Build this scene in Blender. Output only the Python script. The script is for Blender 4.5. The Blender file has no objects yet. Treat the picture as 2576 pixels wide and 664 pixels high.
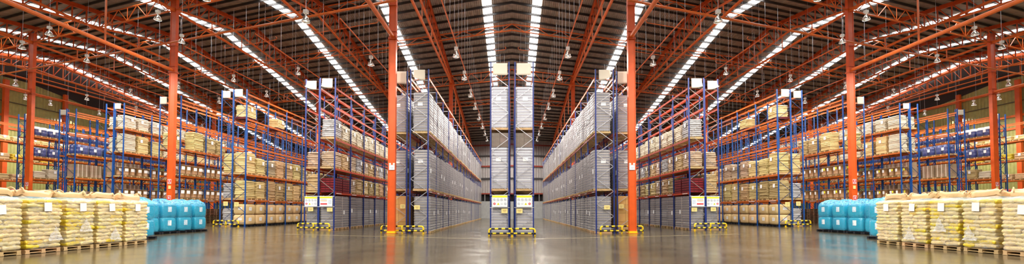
import bpy, math, random
from mathutils import Vector, Matrix
R = random.Random(7)
C = bpy.context.scene.collection
TILT = 0.0145          # the floor falls very slightly towards the middle of the hall
SH = 0.347             # each bay of the building starts further back the further out it is
EYE = 1.53
F = 1000.0
PI = math.pi
ORD = ['zeroth', 'first', 'second', 'third', 'fourth', 'fifth', 'sixth', 'seventh', 'eighth', 'ninth', 'tenth', 'eleventh', 'twelfth',
       'thirteenth', 'fourteenth', 'fifteenth', 'sixteenth', 'seventeenth', 'eighteenth', 'nineteenth', 'twentieth']
SIDE = {-1: 'left', 1: 'right'}

# ------------------------------------------------------------------ materials
def mat(name, col, rough=.5, metal=0., coat=0., var=0., bump=0., bscale=8., dirt=0., spec=None):
    m = bpy.data.materials.new(name); m.use_nodes = True
    nt = m.node_tree; n = nt.nodes; b = n['Principled BSDF']
    b.inputs['Base Color'].default_value = (*col, 1)
    b.inputs['Roughness'].default_value = rough
    b.inputs['Metallic'].default_value = metal
    b.inputs['Coat Weight'].default_value = coat
    b.inputs['Coat Roughness'].default_value = .12
    if spec is not None: b.inputs['Specular IOR Level'].default_value = spec
    src = None
    if var or dirt:
        rgb = n.new('ShaderNodeRGB'); rgb.outputs[0].default_value = (*col, 1); src = rgb.outputs[0]
    if var:
        oi = n.new('ShaderNodeObjectInfo'); mr = n.new('ShaderNodeMapRange')
        mr.inputs['To Min'].default_value = 1 - var; mr.inputs['To Max'].default_value = 1 + var * .6
        nt.links.new(oi.outputs['Random'], mr.inputs['Value'])
        hs = n.new('ShaderNodeHueSaturation')
        nt.links.new(mr.outputs[0], hs.inputs['Value']); nt.links.new(src, hs.inputs['Color'])
        m2 = n.new('ShaderNodeMath'); m2.operation = 'MULTIPLY_ADD'; m2.inputs[1].default_value = -.05 * var / .3; m2.inputs[2].default_value = .5 + .025 * var / .3
        nt.links.new(oi.outputs['Random'], m2.inputs[0]); nt.links.new(m2.outputs[0], hs.inputs['Hue'])
        src = hs.outputs[0]
    if dirt:
        tc = n.new('ShaderNodeTexCoord'); no = n.new('ShaderNodeTexNoise'); no.inputs['Scale'].default_value = 2.3; no.inputs['Detail'].default_value = 6
        nt.links.new(tc.outputs['Object'], no.inputs['Vector'])
        mx = n.new('ShaderNodeMix'); mx.data_type = 'RGBA'; mx.blend_type = 'MULTIPLY'
        rp = n.new('ShaderNodeMapRange'); rp.inputs['From Min'].default_value = .35; rp.inputs['From Max'].default_value = .7
        rp.inputs['To Min'].default_value = 1 - dirt; rp.inputs['To Max'].default_value = 1.05
        nt.links.new(no.outputs['Fac'], rp.inputs['Value'])
        cb = n.new('ShaderNodeCombineColor')
        for i in range(3): nt.links.new(rp.outputs[0], cb.inputs[i])
        mx.inputs['Factor'].default_value = 1
        nt.links.new(src, mx.inputs['A']); nt.links.new(cb.outputs[0], mx.inputs['B']); src = mx.outputs['Result']
    if src is not None: nt.links.new(src, b.inputs['Base Color'])
    if bump:
        tc = n.new('ShaderNodeTexCoord'); no = n.new('ShaderNodeTexNoise'); no.inputs['Scale'].default_value = bscale; no.inputs['Detail'].default_value = 4
        bp = n.new('ShaderNodeBump'); bp.inputs['Strength'].default_value = bump; bp.inputs['Distance'].default_value = .04
        nt.links.new(tc.outputs['Object'], no.inputs['Vector']); nt.links.new(no.outputs['Fac'], bp.inputs['Height']); nt.links.new(bp.outputs[0], b.inputs['Normal'])
        if coat: nt.links.new(bp.outputs[0], b.inputs['Coat Normal'])
    return m

def emit(name, col, s):
    m = bpy.data.materials.new(name); m.use_nodes = True; nt = m.node_tree
    for x in list(nt.nodes):
        if x.type == 'BSDF_PRINCIPLED': nt.nodes.remove(x)
    e = nt.nodes.new('ShaderNodeEmission'); e.inputs[0].default_value = (*col, 1); e.inputs[1].default_value = s
    nt.links.new(e.outputs[0], nt.nodes['Material Output'].inputs['Surface'])
    return m

def film(name, col, opacity, bump=.9, rough=.14):
    m = bpy.data.materials.new(name); m.use_nodes = True; nt = m.node_tree; n = nt.nodes
    b = n['Principled BSDF']; b.inputs['Base Color'].default_value = (*col, 1); b.inputs['Roughness'].default_value = rough
    b.inputs['Specular IOR Level'].default_value = .9
    tc = n.new('ShaderNodeTexCoord'); mp = n.new('ShaderNodeMapping'); mp.inputs['Scale'].default_value = (4, 4, 11)
    no = n.new('ShaderNodeTexNoise'); no.inputs['Scale'].default_value = 2.2; no.inputs['Detail'].default_value = 5; no.inputs['Distortion'].default_value = 1.2
    nt.links.new(tc.outputs['Object'], mp.inputs[0]); nt.links.new(mp.outputs[0], no.inputs['Vector'])
    bp = n.new('ShaderNodeBump'); bp.inputs['Strength'].default_value = bump; bp.inputs['Distance'].default_value = .05
    nt.links.new(no.outputs['Fac'], bp.inputs['Height']); nt.links.new(bp.outputs[0], b.inputs['Normal'])
    mr = n.new('ShaderNodeMapRange'); mr.inputs['From Min'].default_value = .42; mr.inputs['From Max'].default_value = .75
    mr.inputs['To Min'].default_value = opacity * .5; mr.inputs['To Max'].default_value = min(1, opacity * 2.4)
    nt.links.new(no.outputs['Fac'], mr.inputs['Value'])
    tr = n.new('ShaderNodeBsdfTransparent'); mx = n.new('ShaderNodeMixShader')
    nt.links.new(mr.outputs[0], mx.inputs[0]); nt.links.new(tr.outputs[0], mx.inputs[1]); nt.links.new(b.outputs[0], mx.inputs[2])
    nt.links.new(mx.outputs[0], n['Material Output'].inputs['Surface'])
    return m

def can_mat(name, light, gap, tier, coat):
    """rows of upright cans between paper tier sheets, under stretch film"""
    m = mat(name, light, .38, .25, coat)
    nt = m.node_tree; n = nt.nodes; L = nt.links; b = n['Principled BSDF']
    tc = n.new('ShaderNodeTexCoord'); sp = n.new('ShaderNodeSeparateXYZ'); L.new(tc.outputs['Object'], sp.inputs[0])
    sn = n.new('ShaderNodeSeparateXYZ'); L.new(tc.outputs['Normal'], sn.inputs[0])
    def M(op, a, bb=None, cc=None):
        x = n.new('ShaderNodeMath'); x.operation = op
        for i, v in enumerate((a, bb, cc)):
            if v is None: continue
            if isinstance(v, (int, float)): x.inputs[i].default_value = v
            else: L.new(v, x.inputs[i])
        return x.outputs[0]
    isx = M('GREATER_THAN', M('ABSOLUTE', sn.outputs[0]), .6)
    co = M('ADD', M('MULTIPLY', isx, sp.outputs[1]), M('MULTIPLY', M('SUBTRACT', 1., isx), sp.outputs[0]))
    fr = M('FRACT', M('DIVIDE', M('ADD', co, 9.9), .085))
    d = M('ABSOLUTE', M('SUBTRACT', fr, .5))
    g = n.new('ShaderNodeMapRange'); g.inputs['From Min'].default_value = .24; g.inputs['From Max'].default_value = .46; L.new(d, g.inputs['Value'])
    fz = M('FRACT', M('DIVIDE', sp.outputs[2], .17))
    dz = M('ABSOLUTE', M('SUBTRACT', fz, .5))
    t = M('GREATER_THAN', dz, .385)
    t = M('MAXIMUM', t, M('MULTIPLY', M('MULTIPLY', M('GREATER_THAN', M('ABSOLUTE', sp.outputs[0]), .482), M('GREATER_THAN', M('ABSOLUTE', sp.outputs[1]), .535)), M('LESS_THAN', dz, .3)))
    m1 = n.new('ShaderNodeMix'); m1.data_type = 'RGBA'; m1.inputs['A'].default_value = (*light, 1); m1.inputs['B'].default_value = (*gap, 1); L.new(g.outputs[0], m1.inputs['Factor'])
    m2 = n.new('ShaderNodeMix'); m2.data_type = 'RGBA'; m2.inputs['B'].default_value = (*tier, 1); L.new(m1.outputs['Result'], m2.inputs['A']); L.new(t, m2.inputs['Factor'])
    L.new(m2.outputs['Result'], b.inputs['Base Color'])
    mp = n.new('ShaderNodeMapping'); mp.inputs['Scale'].default_value = (3, 3, 9); L.new(tc.outputs['Object'], mp.inputs[0])
    no = n.new('ShaderNodeTexNoise'); no.inputs['Scale'].default_value = 2; no.inputs['Detail'].default_value = 4; L.new(mp.outputs[0], no.inputs['Vector'])
    bp = n.new('ShaderNodeBump'); bp.inputs['Strength'].default_value = .6; bp.inputs['Distance'].default_value = .04; L.new(no.outputs['Fac'], bp.inputs['Height'])
    L.new(bp.outputs[0], b.inputs['Coat Normal'])
    return m

def ribbed(name, col, axis, period, rough=.5, strength=.8, dirt=.2, col2=None):
    """corrugated sheet"""
    m = mat(name, col, rough, .0, 0, 0, 0, 0, dirt)
    nt = m.node_tree; n = nt.nodes; L = nt.links; b = n['Principled BSDF']
    tc = n.new('ShaderNodeTexCoord'); w = n.new('ShaderNodeTexWave'); w.wave_type = 'BANDS'; w.bands_direction = axis
    w.inputs['Scale'].default_value = 2 * PI / period / 20.0
    w.wave_profile = 'SIN'
    L.new(tc.outputs['Object'], w.inputs['Vector'])
    bp = n.new('ShaderNodeBump'); bp.inputs['Strength'].default_value = strength; bp.inputs['Distance'].default_value = .05
    L.new(w.outputs['Fac'], bp.inputs['Height']); L.new(bp.outputs[0], b.inputs['Normal'])
    return m

M_ = {}
M_['column'] = mat('column_paint', (.74, .105, .012), .42, dirt=.12)
M_['truss'] = mat('truss_paint', (.62, .09, .012), .45, dirt=.2)
M_['tube'] = mat('tube_paint', (.84, .18, .028), .4, dirt=.15)
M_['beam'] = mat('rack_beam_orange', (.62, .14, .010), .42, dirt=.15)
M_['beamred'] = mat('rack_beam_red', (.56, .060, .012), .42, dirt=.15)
M_['beamshade'] = mat('rack_beam_shaded', (.40, .062, .03), .42, dirt=.2)  # shade under the overhanging loads put into the beam colour
M_['blue'] = mat('rack_post_navy', (.010, .030, .20), .42, dirt=.12)
M_['litblue'] = mat('rack_post_lit_blue', (.006, .075, .32), .42, dirt=.12)  # same paint as the navy posts, brighter lighting put into the colour
M_['zinc'] = mat('galvanised_steel', (.55, .55, .58), .38, .55)
M_['midbrace'] = mat('dull_steel_brace', (.26, .23, .21), .5, .3)
M_['darkbrace'] = mat('dark_painted_brace', (.015, .03, .10), .45)
M_['can'] = can_mat('canned_goods', (.40, .39, .42), (.11, .105, .13), (.50, .45, .40), .5)
M_['canw'] = can_mat('film_wrapped_cans', (.50, .49, .54), (.38, .37, .43), (.74, .71, .70), .9)
M_['tan'] = mat('tan_paper_sack', (.56, .385, .18), .55, 0, .25, .22, .5, 9)
M_['cream'] = mat('cream_sack', (.70, .53, .23), .5, 0, .3, .18, .5, 9)
M_['white'] = mat('white_sack', (.66, .56, .42), .5, 0, .3, .1, .5, 9)
M_['kraft'] = mat('brown_sack', (.46, .33, .21), .5, 0, .4, .2, .5, 9)
M_['grey'] = mat('grey_wrapped_sack', (.42, .40, .40), .35, 0, .6, .2, .5, 9)
M_['pink'] = mat('pink_sack', (.75, .12, .14), .5, 0, .2, .1, .4, 9)
M_['yellowsack'] = mat('yellow_sack', (.72, .50, .03), .5, 0, .2, .1, .4, 9)
M_['nearsack'] = mat('pale_woven_sack', (.80, .64, .28), .55, 0, .2, .14, .45, 14, .12)
M_['nearyellow'] = mat('bright_yellow_sack', (.78, .58, .03), .5, 0, .2, .12, .45, 14, .1)
M_['bag'] = mat('bulk_bag_cloth', (.74, .52, .25), .6, 0, .1, .1, .45, 5, .1)
M_['tarp'] = mat('bulk_bag_tan', (.68, .47, .24), .6, 0, 0, .15, .6, 5, .15)
M_['wood'] = mat('pallet_wood', (.66, .44, .21), .7, 0, 0, .15, 0, 0, .25)
M_['woodold'] = mat('old_pallet_wood', (.20, .11, .05), .75, 0, 0, .2, 0, 0, .3)
M_['black'] = mat('black_plastic', (.012, .014, .02), .45)
M_['cyan'] = mat('cyan_bag', (.008, .36, .52), .3, 0, 1., .08, .25, 3)
M_['paper'] = mat('white_paper', (.86, .86, .86), .6)
M_['card'] = mat('yellow_card', (.80, .66, .25), .6)
M_['board'] = mat('cream_board', (.70, .61, .49), .5)
M_['signwhite'] = mat('sign_white', (.82, .85, .88), .4)
M_['yellow'] = mat('safety_yellow', (.85, .58, .01), .4, dirt=.1)
M_['jet'] = mat('safety_black', (.012, .012, .014), .4)
M_['red'] = mat('sign_red', (.62, .02, .025), .4)
M_['signgrey'] = mat('sign_grey', (.35, .36, .40), .5)
M_['signblue'] = mat('sign_blue', (.20, .34, .50), .5)
M_['acid'] = mat('sign_yellow', (.82, .78, .02), .45)
M_['orangeband'] = mat('sign_orange', (.8, .40, .05), .45)
M_['carton'] = mat('brown_carton', (.36, .24, .15), .5, 0, .5, .25, .2, 6, .1)
M_['cartondark'] = mat('dull_wrapped_carton', (.20, .15, .12), .35, 0, .8, .2, .4, 6)
M_['cartongold'] = mat('amber_wrapped_carton', (.60, .34, .12), .4, 0, .6, .12, .4, 6, .1)
M_['crate'] = mat('dark_red_crate', (.11, .004, .008), .4)
M_['crateslot'] = mat('crate_handle_red', (.28, .012, .02), .4)
M_['drum'] = mat('fibre_drum_brown', (.30, .15, .055), .5, dirt=.1)
M_['bluedrum'] = mat('blue_plastic_drum', (.006, .022, .19), .35, 0, .6)
M_['filmwhite'] = film('white_stretch_film', (.80, .83, .90), .09, .5)
M_['filmclear'] = film('clear_stretch_film', (.80, .80, .80), .19)
M_['filmblue'] = film('blue_hood_film', (.12, .58, .90), .22, .35, .1)
M_['filmcrown'] = film('crumpled_blue_film', (.22, .66, .92), .62, .8, .1)
M_['filmtorn'] = film('torn_film', (.97, .97, .97), .28)
M_['chrome'] = mat('lamp_aluminium', (.75, .72, .66), .22, .9)
M_['ballast'] = mat('lamp_gear_box', (.80, .76, .70), .5)
M_['bulb'] = emit('lamp_bulb', (1, .93, .8), 30)
M_['sky'] = emit('skylight_sheet', (1, .98, .95), 9.0)
M_['purlin'] = mat('purlin_steel', (.05, .045, .045), .5, dirt=.2)
M_['roof'] = ribbed('roof_sheet', (.36, .31, .25), 'X', .19, .5, .8, .3)
M_['olive'] = ribbed('olive_cladding', (.42, .40, .12), 'Y', .35, .5, .9, .15)
M_['darkgable'] = mat('dark_gable_sheet', (.035, .025, .02), .7)  # darkness of the roof underside put into the colour
M_['clad'] = ribbed('grey_cladding', (.30, .27, .26), 'X', .45, .5, .9, .1)
M_['wallwhite'] = mat('painted_block', (.34, .34, .33), .7, dirt=.1)
M_['girtred'] = mat('girt_dark_red', (.22, .03, .015), .5)
M_['line'] = mat('worn_floor_paint', (.42, .34, .18), .4, dirt=.5)

def floor_mat():
    m = mat('polished_concrete', (.17, .135, .085), .2)
    nt = m.node_tree; n = nt.nodes; L = nt.links; b = n['Principled BSDF']
    tc = n.new('ShaderNodeTexCoord')
    n1 = n.new('ShaderNodeTexNoise'); n1.inputs['Scale'].default_value = .22; n1.inputs['Detail'].default_value = 8; n1.inputs['Roughness'].default_value = .62
    mp = n.new('ShaderNodeMapping'); mp.inputs['Scale'].default_value = (1, .5, 1)
    L.new(tc.outputs['Object'], mp.inputs[0]); L.new(mp.outputs[0], n1.inputs['Vector'])
    cr = n.new('ShaderNodeValToRGB'); e = cr.color_ramp.elements
    e[0].position = .32; e[0].color = (.052, .040, .021, 1); e[1].position = .72; e[1].color = (.130, .102, .057, 1)
    L.new(n1.outputs['Fac'], cr.inputs[0]); L.new(cr.outputs[0], b.inputs['Base Color'])
    n2 = n.new('ShaderNodeTexNoise'); n2.inputs['Scale'].default_value = .9; n2.inputs['Detail'].default_value = 6; L.new(tc.outputs['Object'], n2.inputs['Vector'])
    mr = n.new('ShaderNodeMapRange'); mr.inputs['To Min'].default_value = .12; mr.inputs['To Max'].default_value = .21; mr.inputs['From Min'].default_value = .3; mr.inputs['From Max'].default_value = .7
    L.new(n2.outputs['Fac'], mr.inputs['Value']); L.new(mr.outputs[0], b.inputs['Roughness'])
    b.inputs['Specular IOR Level'].default_value = .6
    n3 = n.new('ShaderNodeTexNoise'); n3.inputs['Scale'].default_value = 1.6; L.new(tc.outputs['Object'], n3.inputs['Vector'])
    bp = n.new('ShaderNodeBump'); bp.inputs['Strength'].default_value = .03; bp.inputs['Distance'].default_value = .03
    L.new(n3.outputs['Fac'], bp.inputs['Height']); L.new(bp.outputs[0], b.inputs['Normal'])
    return m
M_['floor'] = floor_mat()

# ------------------------------------------------------------------ mesh helpers
class MB:
    def __init__(s): s.v = []; s.f = []; s.m = []
    def add(s, vs, fs, mi=0):
        b = len(s.v); s.v += [tuple(v) for v in vs]; s.f += [tuple(b + i for i in f) for f in fs]; s.m += [mi] * len(fs); return s
    def box(s, c, d, mi=0, rz=0):
        x, y, z = (k / 2 for k in d); vs = []
        for sx in (-1, 1):
            for sy in (-1, 1):
                for sz in (-1, 1):
                    px, py = sx * x, sy * y
                    if rz: px, py = px * math.cos(rz) - py * math.sin(rz), px * math.sin(rz) + py * math.cos(rz)
                    vs.append((c[0] + px, c[1] + py, c[2] + sz * z))
        return s.add(vs, [(0, 1, 3, 2), (4, 6, 7, 5), (0, 4, 5, 1), (2, 3, 7, 6), (0, 2, 6, 4), (1, 5, 7, 3)], mi)
    def bar(s, p, q, r, n=6, mi=0, w=None):
        """round bar (radius r) or, with w, a flat bar r thick and w wide (w along the up-ish axis)"""
        p, q = Vector(p), Vector(q); t = (q - p).normalized()
        up = Vector((0, 0, 1)) if abs(t.z) < .9 else Vector((0, 1, 0))
        a = t.cross(up).normalized(); b = a.cross(t)
        if w is None: offs = [a * (r * math.cos(2 * PI * i / n)) + b * (r * math.sin(2 * PI * i / n)) for i in range(n)]
        else: offs = [a * (sx * r / 2) + b * (sy * w / 2) for sx, sy in ((1, 1), (-1, 1), (-1, -1), (1, -1))]; n = 4
        vs = [p + o for o in offs] + [q + o for o in offs]
        fs = [(i, (i + 1) % n, n + (i + 1) % n, n + i) for i in range(n)] + [tuple(range(n - 1, -1, -1)), tuple(range(n, 2 * n))]
        return s.add(vs, fs, mi)
    def path(s, pts, r, n=8, mis=None):
        """tube along a polyline; mis(i) gives the material of segment i"""
        pts = [Vector(p) for p in pts]; rings = []
        for i, p in enumerate(pts):
            t = ((pts[min(i + 1, len(pts) - 1)] - pts[max(i - 1, 0)])).normalized()
            up = Vector((0, 1, 0)) if abs(t.y) < .8 else Vector((1, 0, 0))
            a = t.cross(up).normalized(); b = a.cross(t)
            rings.append([p + a * (r * math.cos(2 * PI * k / n)) + b * (r * math.sin(2 * PI * k / n)) for k in range(n)])
        b0 = len(s.v)
        for rg in rings: s.v += [tuple(v) for v in rg]
        for i in range(len(pts) - 1):
            for k in range(n):
                s.f.append((b0 + i * n + k, b0 + i * n + (k + 1) % n, b0 + (i + 1) * n + (k + 1) % n, b0 + (i + 1) * n + k)); s.m.append(mis(i) if mis else 0)
        s.f.append(tuple(b0 + k for k in range(n - 1, -1, -1))); s.m.append(mis(0) if mis else 0)
        s.f.append(tuple(b0 + (len(pts) - 1) * n + k for k in range(n))); s.m.append(mis(len(pts) - 2) if mis else 0)
        return s
    def loft(s, rings, cap=True, mi=0, mis=None):
        n = len(rings[0]); b0 = len(s.v)
        for rg in rings: s.v += [tuple(v) for v in rg]
        for i in range(len(rings) - 1):
            for k in range(n):
                s.f.append((b0 + i * n + k, b0 + i * n + (k + 1) % n, b0 + (i + 1) * n + (k + 1) % n, b0 + (i + 1) * n + k)); s.m.append(mis(i) if mis else mi)
        if cap:
            s.f.append(tuple(b0 + k for k in range(n - 1, -1, -1))); s.m.append(mis(0) if mis else mi)
            s.f.append(tuple(b0 + (len(rings) - 1) * n + k for k in range(n))); s.m.append(mis(len(rings) - 2) if mis else mi)
        return s
    def mesh(s, name, mats, smooth=False):
        me = bpy.data.meshes.new(name); me.from_pydata(s.v, [], s.f)
        for m in (mats if isinstance(mats, (list, tuple)) else [mats]): me.materials.append(M_[m] if isinstance(m, str) else m)
        if len(me.materials) > 1: me.polygons.foreach_set('material_index', s.m)
        if smooth: me.polygons.foreach_set('use_smooth', [True] * len(me.polygons))
        me.update(); return me

def lathe(prof, n=16):
    return [[(r * math.cos(2 * PI * k / n), r * math.sin(2 * PI * k / n), z) for k in range(n)] for r, z in prof]

def outline(hx, hy, m, r=.06):
    """points round a rounded rectangle, m per side, with (x, y, nx, ny, side, t)"""
    out = []
    for sd in range(4):
        L = (hy if sd % 2 == 0 else hx) * 2
        for i in range(m):
            t = (i + .5) / m; a = -L / 2 + L * t
            e = min(a + L / 2, L / 2 - a)
            pull = 0 if e > r else r - math.sqrt(max(0, r * r - (r - e) ** 2))
            if sd == 0: out.append((hx - pull, a, 1, 0, sd, t))
            elif sd == 1: out.append((-a, hy - pull, 0, 1, sd, t))
            elif sd == 2: out.append((-hx + pull, -a, -1, 0, sd, t))
            else: out.append((a, -hy + pull, 0, -1, sd, t))
    return out

def sack_stack_mesh(name, m, hx, hy, h, layers, seed):
    """a wrapped stack of bulging sacks, one continuous skin"""
    rr = random.Random(seed); O = outline(hx, hy, 12, .09); rings = []; lh = h / layers
    for l in range(layers):
        sh = (rr.uniform(-.028, .028), rr.uniform(-.028, .028)); k = [3 if (l + sd) % 2 else 2 for sd in range(4)]
        ph = [rr.uniform(-.06, .06) for _ in range(4)]; big = [rr.uniform(.45, 1.3) for _ in range(12)]
        for fz, bz in ((.0, .0), (.22, .75), (.5, 1.), (.78, .75), (.97, .05)):
            rg = []
            for x, y, nx, ny, sd, t in O:
                u = (t + ph[sd]) * k[sd]; lump = abs(math.sin(PI * u)) ** .45
                o = -.055 + .072 * bz * (.35 + .65 * lump) * big[(int(u) + sd * 3) % 12]
                rg.append((x + nx * o + sh[0], y + ny * o + sh[1], (l + fz) * lh + rr.uniform(-.006, .006)))
            rings.append(rg)
    for q, zz in ((.8, .02), (.4, .03)):
        rings.append([(x * q + rr.uniform(-.02, .02), y * q + rr.uniform(-.02, .02), h + zz) for x, y, *_ in O])
    return MB().loft(rings).mesh(name, m, True)

def can_stack_mesh(name, m, hx, hy, layers, lh=.17, seed=1):
    rr = random.Random(seed); O = outline(hx, hy, 5, .05); rings = []
    def rg(z, o): rings.append([(x + nx * o, y + ny * o, z) for x, y, nx, ny, *_ in O])
    for l in range(layers):
        j = rr.uniform(-.006, .006)
        rg(l * lh, .014 + j); rg(l * lh + .018, .014 + j); rg(l * lh + .026, -.012 + j); rg(l * lh + .09, -.004 + j); rg((l + 1) * lh - .022, -.012 + j); rg((l + 1) * lh - .016, .014 + j)
    return MB().loft(rings).mesh(name, m)

def superbag(hx, hy, h, e=.32, nu=28, nv=12, wob=.012, seed=0, z0=0., ce=.22, ze=.5):
    rr = random.Random(seed); p = [(rr.uniform(0, 6), rr.randint(3, 7), rr.uniform(-1, 1)) for _ in range(5)]
    sg = lambda v, q: math.copysign(abs(v) ** q, v); rings = []
    for j in range(nv + 1):
        ph = -PI / 2 + PI * j / nv; cz = max(.02, abs(math.cos(ph)) ** ce); z = h / 2 + h / 2 * sg(math.sin(ph), ze)
        rg = []
        for i in range(nu):
            a = 2 * PI * i / nu
            w = 1 + wob * sum(c * math.sin(k * a + q + 2 * z / h) for q, k, c in p)
            rg.append((hx * cz * sg(math.cos(a), e) * w, hy * cz * sg(math.sin(a), e) * w, z0 + z))
        rings.append(rg)
    return rings

def pallet_mesh(name, m, lx=1.1, ly=1.15, h=.14):
    b = MB()
    for i in range(3): b.box((0, -ly / 2 + .06 + i * (ly - .12) / 2, .066), (lx, .10, .088))
    for i in range(3): b.box((0, -ly / 2 + .06 + i * (ly - .12) / 2, .011), (lx, .12, .022))
    for i in range(7): b.box((-lx / 2 + .06 + i * (lx - .12) / 6, 0, h - .011 - .011), (.105, ly, .022))
    for i in range(3): b.box((-lx / 2 + .06 + i * (lx - .12) / 2, 0, .033), (.09, ly - .02, .022))
    return b.mesh(name, m)

# ------------------------------------------------------------------ objects
def obj(name, me, parent=None, loc=(0, 0, 0), rot=(0, 0, 0)):
    o = bpy.data.objects.new(name, me); C.objects.link(o)
    o.location = loc; o.rotation_euler = rot
    if parent is not None: o.parent = parent
    return o
def tag(o, label, cat, group=None, kind=None):
    if label: o['label'] = label
    if cat: o['category'] = cat
    if group: o['group'] = group
    if kind: o['kind'] = kind
    return o
def W(s, X, y, z):
    """place a point X out from the middle on side s, z above the (slightly falling) floor"""
    return (s * X, y, z + TILT * X)
def thing(name, label, cat, s, X, y, z=0., rz=0., group=None, me=None):
    o = obj(name, me, None, W(s, X, y, z), (0, 0, rz))
    return tag(o, label, cat, group)
def struct(name, me, parent=None):
    o = obj(name, me, parent)
    o['kind'] = 'structure'
    return o
def flat(pts, m, name='m', th=None):
    return MB().add(pts, [tuple(range(len(pts)))]).mesh(name, m)

# ------------------------------------------------------------------ the hall
UR, ZR, SL = 31.8, 20.5, .17
def roof_z(u): return ZR - SL * abs(u - UR)
def P(s, X, u, z): return (s * X, u + SH * X, z + TILT * X)
XW = 60.6

b = MB()
for s in (-1, 1):
    q = [(0, -14, 0), (s * 66, -14, TILT * 66), (s * 66, 110, TILT * 66), (0, 110, 0)]
    b.add(q if s > 0 else q[::-1], [(0, 1, 2, 3)])
struct('floor', b.mesh('floor', 'floor'))
b = MB()
for s in (-1, 1):
    b.bar((0, 20.9, .0), (s * 12.8, 22.4, TILT * 12.8), .09, w=.008)
ln = struct('trim_1', b.mesh('floor_line', 'line')); ln['label'] = 'worn pale line painted across the concrete floor'

b = MB()
U0, U1 = 4.0, 71.5
for s in (-1, 1):
    for ua, ub in ((U0, UR), (UR, U1)):
        q = [P(s, 0, ua, roof_z(ua)), P(s, XW + .4, ua, roof_z(ua)), P(s, XW + .4, ub, roof_z(ub)), P(s, 0, ub, roof_z(ub))]
        b.add(q, [(0, 1, 2, 3)])
ceil = struct('ceiling', b.mesh('ceiling', 'roof'))
for s in (-1, 1):
    for k in range(46):
        u = UR - 14.4 + k * 1.15
        z = roof_z(u) - .02
        b = MB()
        pr = [(-.035, 0), (.035, 0), (.035, -.21), (-.035, -.21)]
        vs = [P(s, X, u + du, z + dz - abs(du) * SL) for X in (0, XW) for du, dz in pr]
        b.add(vs, [(0, 1, 5, 4), (1, 2, 6, 5), (2, 3, 7, 6), (3, 0, 4, 7), (0, 3, 2, 1), (4, 5, 6, 7)])
        o = obj('purlin', b.mesh('purlin', 'purlin'), ceil); o['kind'] = 'structure'
    for k in range(7):
        X = 2.25 + 9.65 * k
        b = MB()
        for ua, ub in ((U0 + 1, UR - .15), (UR + .15, U1 - 1)):
            vs = [P(s, X + dx, u, roof_z(u) - dz) for dz in (.012, .03) for u in (ua, ub) for dx in (-.42, .42)]
            b.add(vs, [(0, 1, 3, 2), (4, 6, 7, 5), (0, 4, 5, 1), (2, 3, 7, 6), (0, 2, 6, 4), (1, 5, 7, 3)])
        o = obj('skylight', b.mesh('skylight', 'sky'), ceil); o['kind'] = 'structure'

# back wall
b = MB(); g = MB()
for s in (-1, 1):
    for za, zb, mi in ((0, 3.1, 1), (4.35, 16, 0)):
        q = [P(s, 0, 70.2, za), P(s, XW, 70.2, za), P(s, XW, 70.2, zb), P(s, 0, 70.2, zb)]
        b.add(q, [(0, 1, 2, 3)], mi)
    q = [P(s, 0, 71.4, 2.6), P(s, XW, 71.4, 2.6), P(s, XW, 71.4, 4.6), P(s, 0, 71.4, 4.6)]
    b.add(q, [(0, 1, 2, 3)], 2)
    for z, mi in ((4.45, 0), (7.2, 1), (9.4, 0), (11.3, 1), (13.2, 0)):
        g.bar(P(s, 0, 69.98, z), P(s, XW, 69.98, z), .2, w=.24, mi=mi)
    for X in (1.2, 3.0, 4.9):
        g.bar(P(s, X, 70.0, 3.1), P(s, X, 70.0, 4.4), .1, w=.1, mi=2)
wb = struct('wall_back', b.mesh('wall_back', ['clad', 'wallwhite', 'jet']))
o = obj('girt', g.mesh('girt', ['girtred', 'purlin', 'wallwhite']), wb); o['kind'] = 'structure'
# side walls with frame columns and girts
for s, nm in ((-1, 'wall_left'), (1, 'wall_right')):
    b = MB(); prev = None
    us = [-2, 10, 20, UR, 45, 58, 70.2]
    zw = lambda u: 16.6 if u < 28.5 else 16.6 - .165 * (u - 28.5)      # cladding stops at the gable truss, dark sheet added above for the shaded roof underside
    us = [-2, 10, 20, 28.5, UR, 45, 58, 70.2]
    for i in range(len(us) - 1):
        q = [P(s, XW, us[i], 0), P(s, XW, us[i + 1], 0), P(s, XW, us[i + 1], zw(us[i + 1])), P(s, XW, us[i], zw(us[i]))]
        b.add(q, [(0, 1, 2, 3)])
        q = [P(s, XW + .15, us[i], zw(us[i]) - .2), P(s, XW + .15, us[i + 1], zw(us[i + 1]) - .2), P(s, XW + .15, us[i + 1], roof_z(us[i + 1])), P(s, XW + .15, us[i], roof_z(us[i]))]
        b.add(q, [(0, 1, 2, 3)], 1)
    w = struct(nm, b.mesh(nm, ['olive', 'darkgable']))
    g = MB()
    for z in (15.3, 12.0, 10.5, 8.9):
        g.bar(P(s, XW - .12, 0, z), P(s, XW - .12, 70, z), .12, w=.26)
    for z in (13.7, 7.2, 17):
        g.bar(P(s, XW - .12, 0, z), P(s, XW - .12, 70, z), .05, w=.07, mi=1)
    o = obj('girt', g.mesh('girt', ['tube', 'purlin']), w); o['kind'] = 'structure'
    for d in (40.6, 46.9, 53.2, 59.5, 66, 73):
        b = MB(); b.box((0, 0, 8.1), (.30, .34, 16.2)); b.box((-s * .18, 0, 8.1), (.06, .44, 16.2))
        o = obj('wall_column', b.mesh('wall_column', 'column'), w, (s * (XW - .38), d, TILT * XW)); o['kind'] = 'structure'

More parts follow.
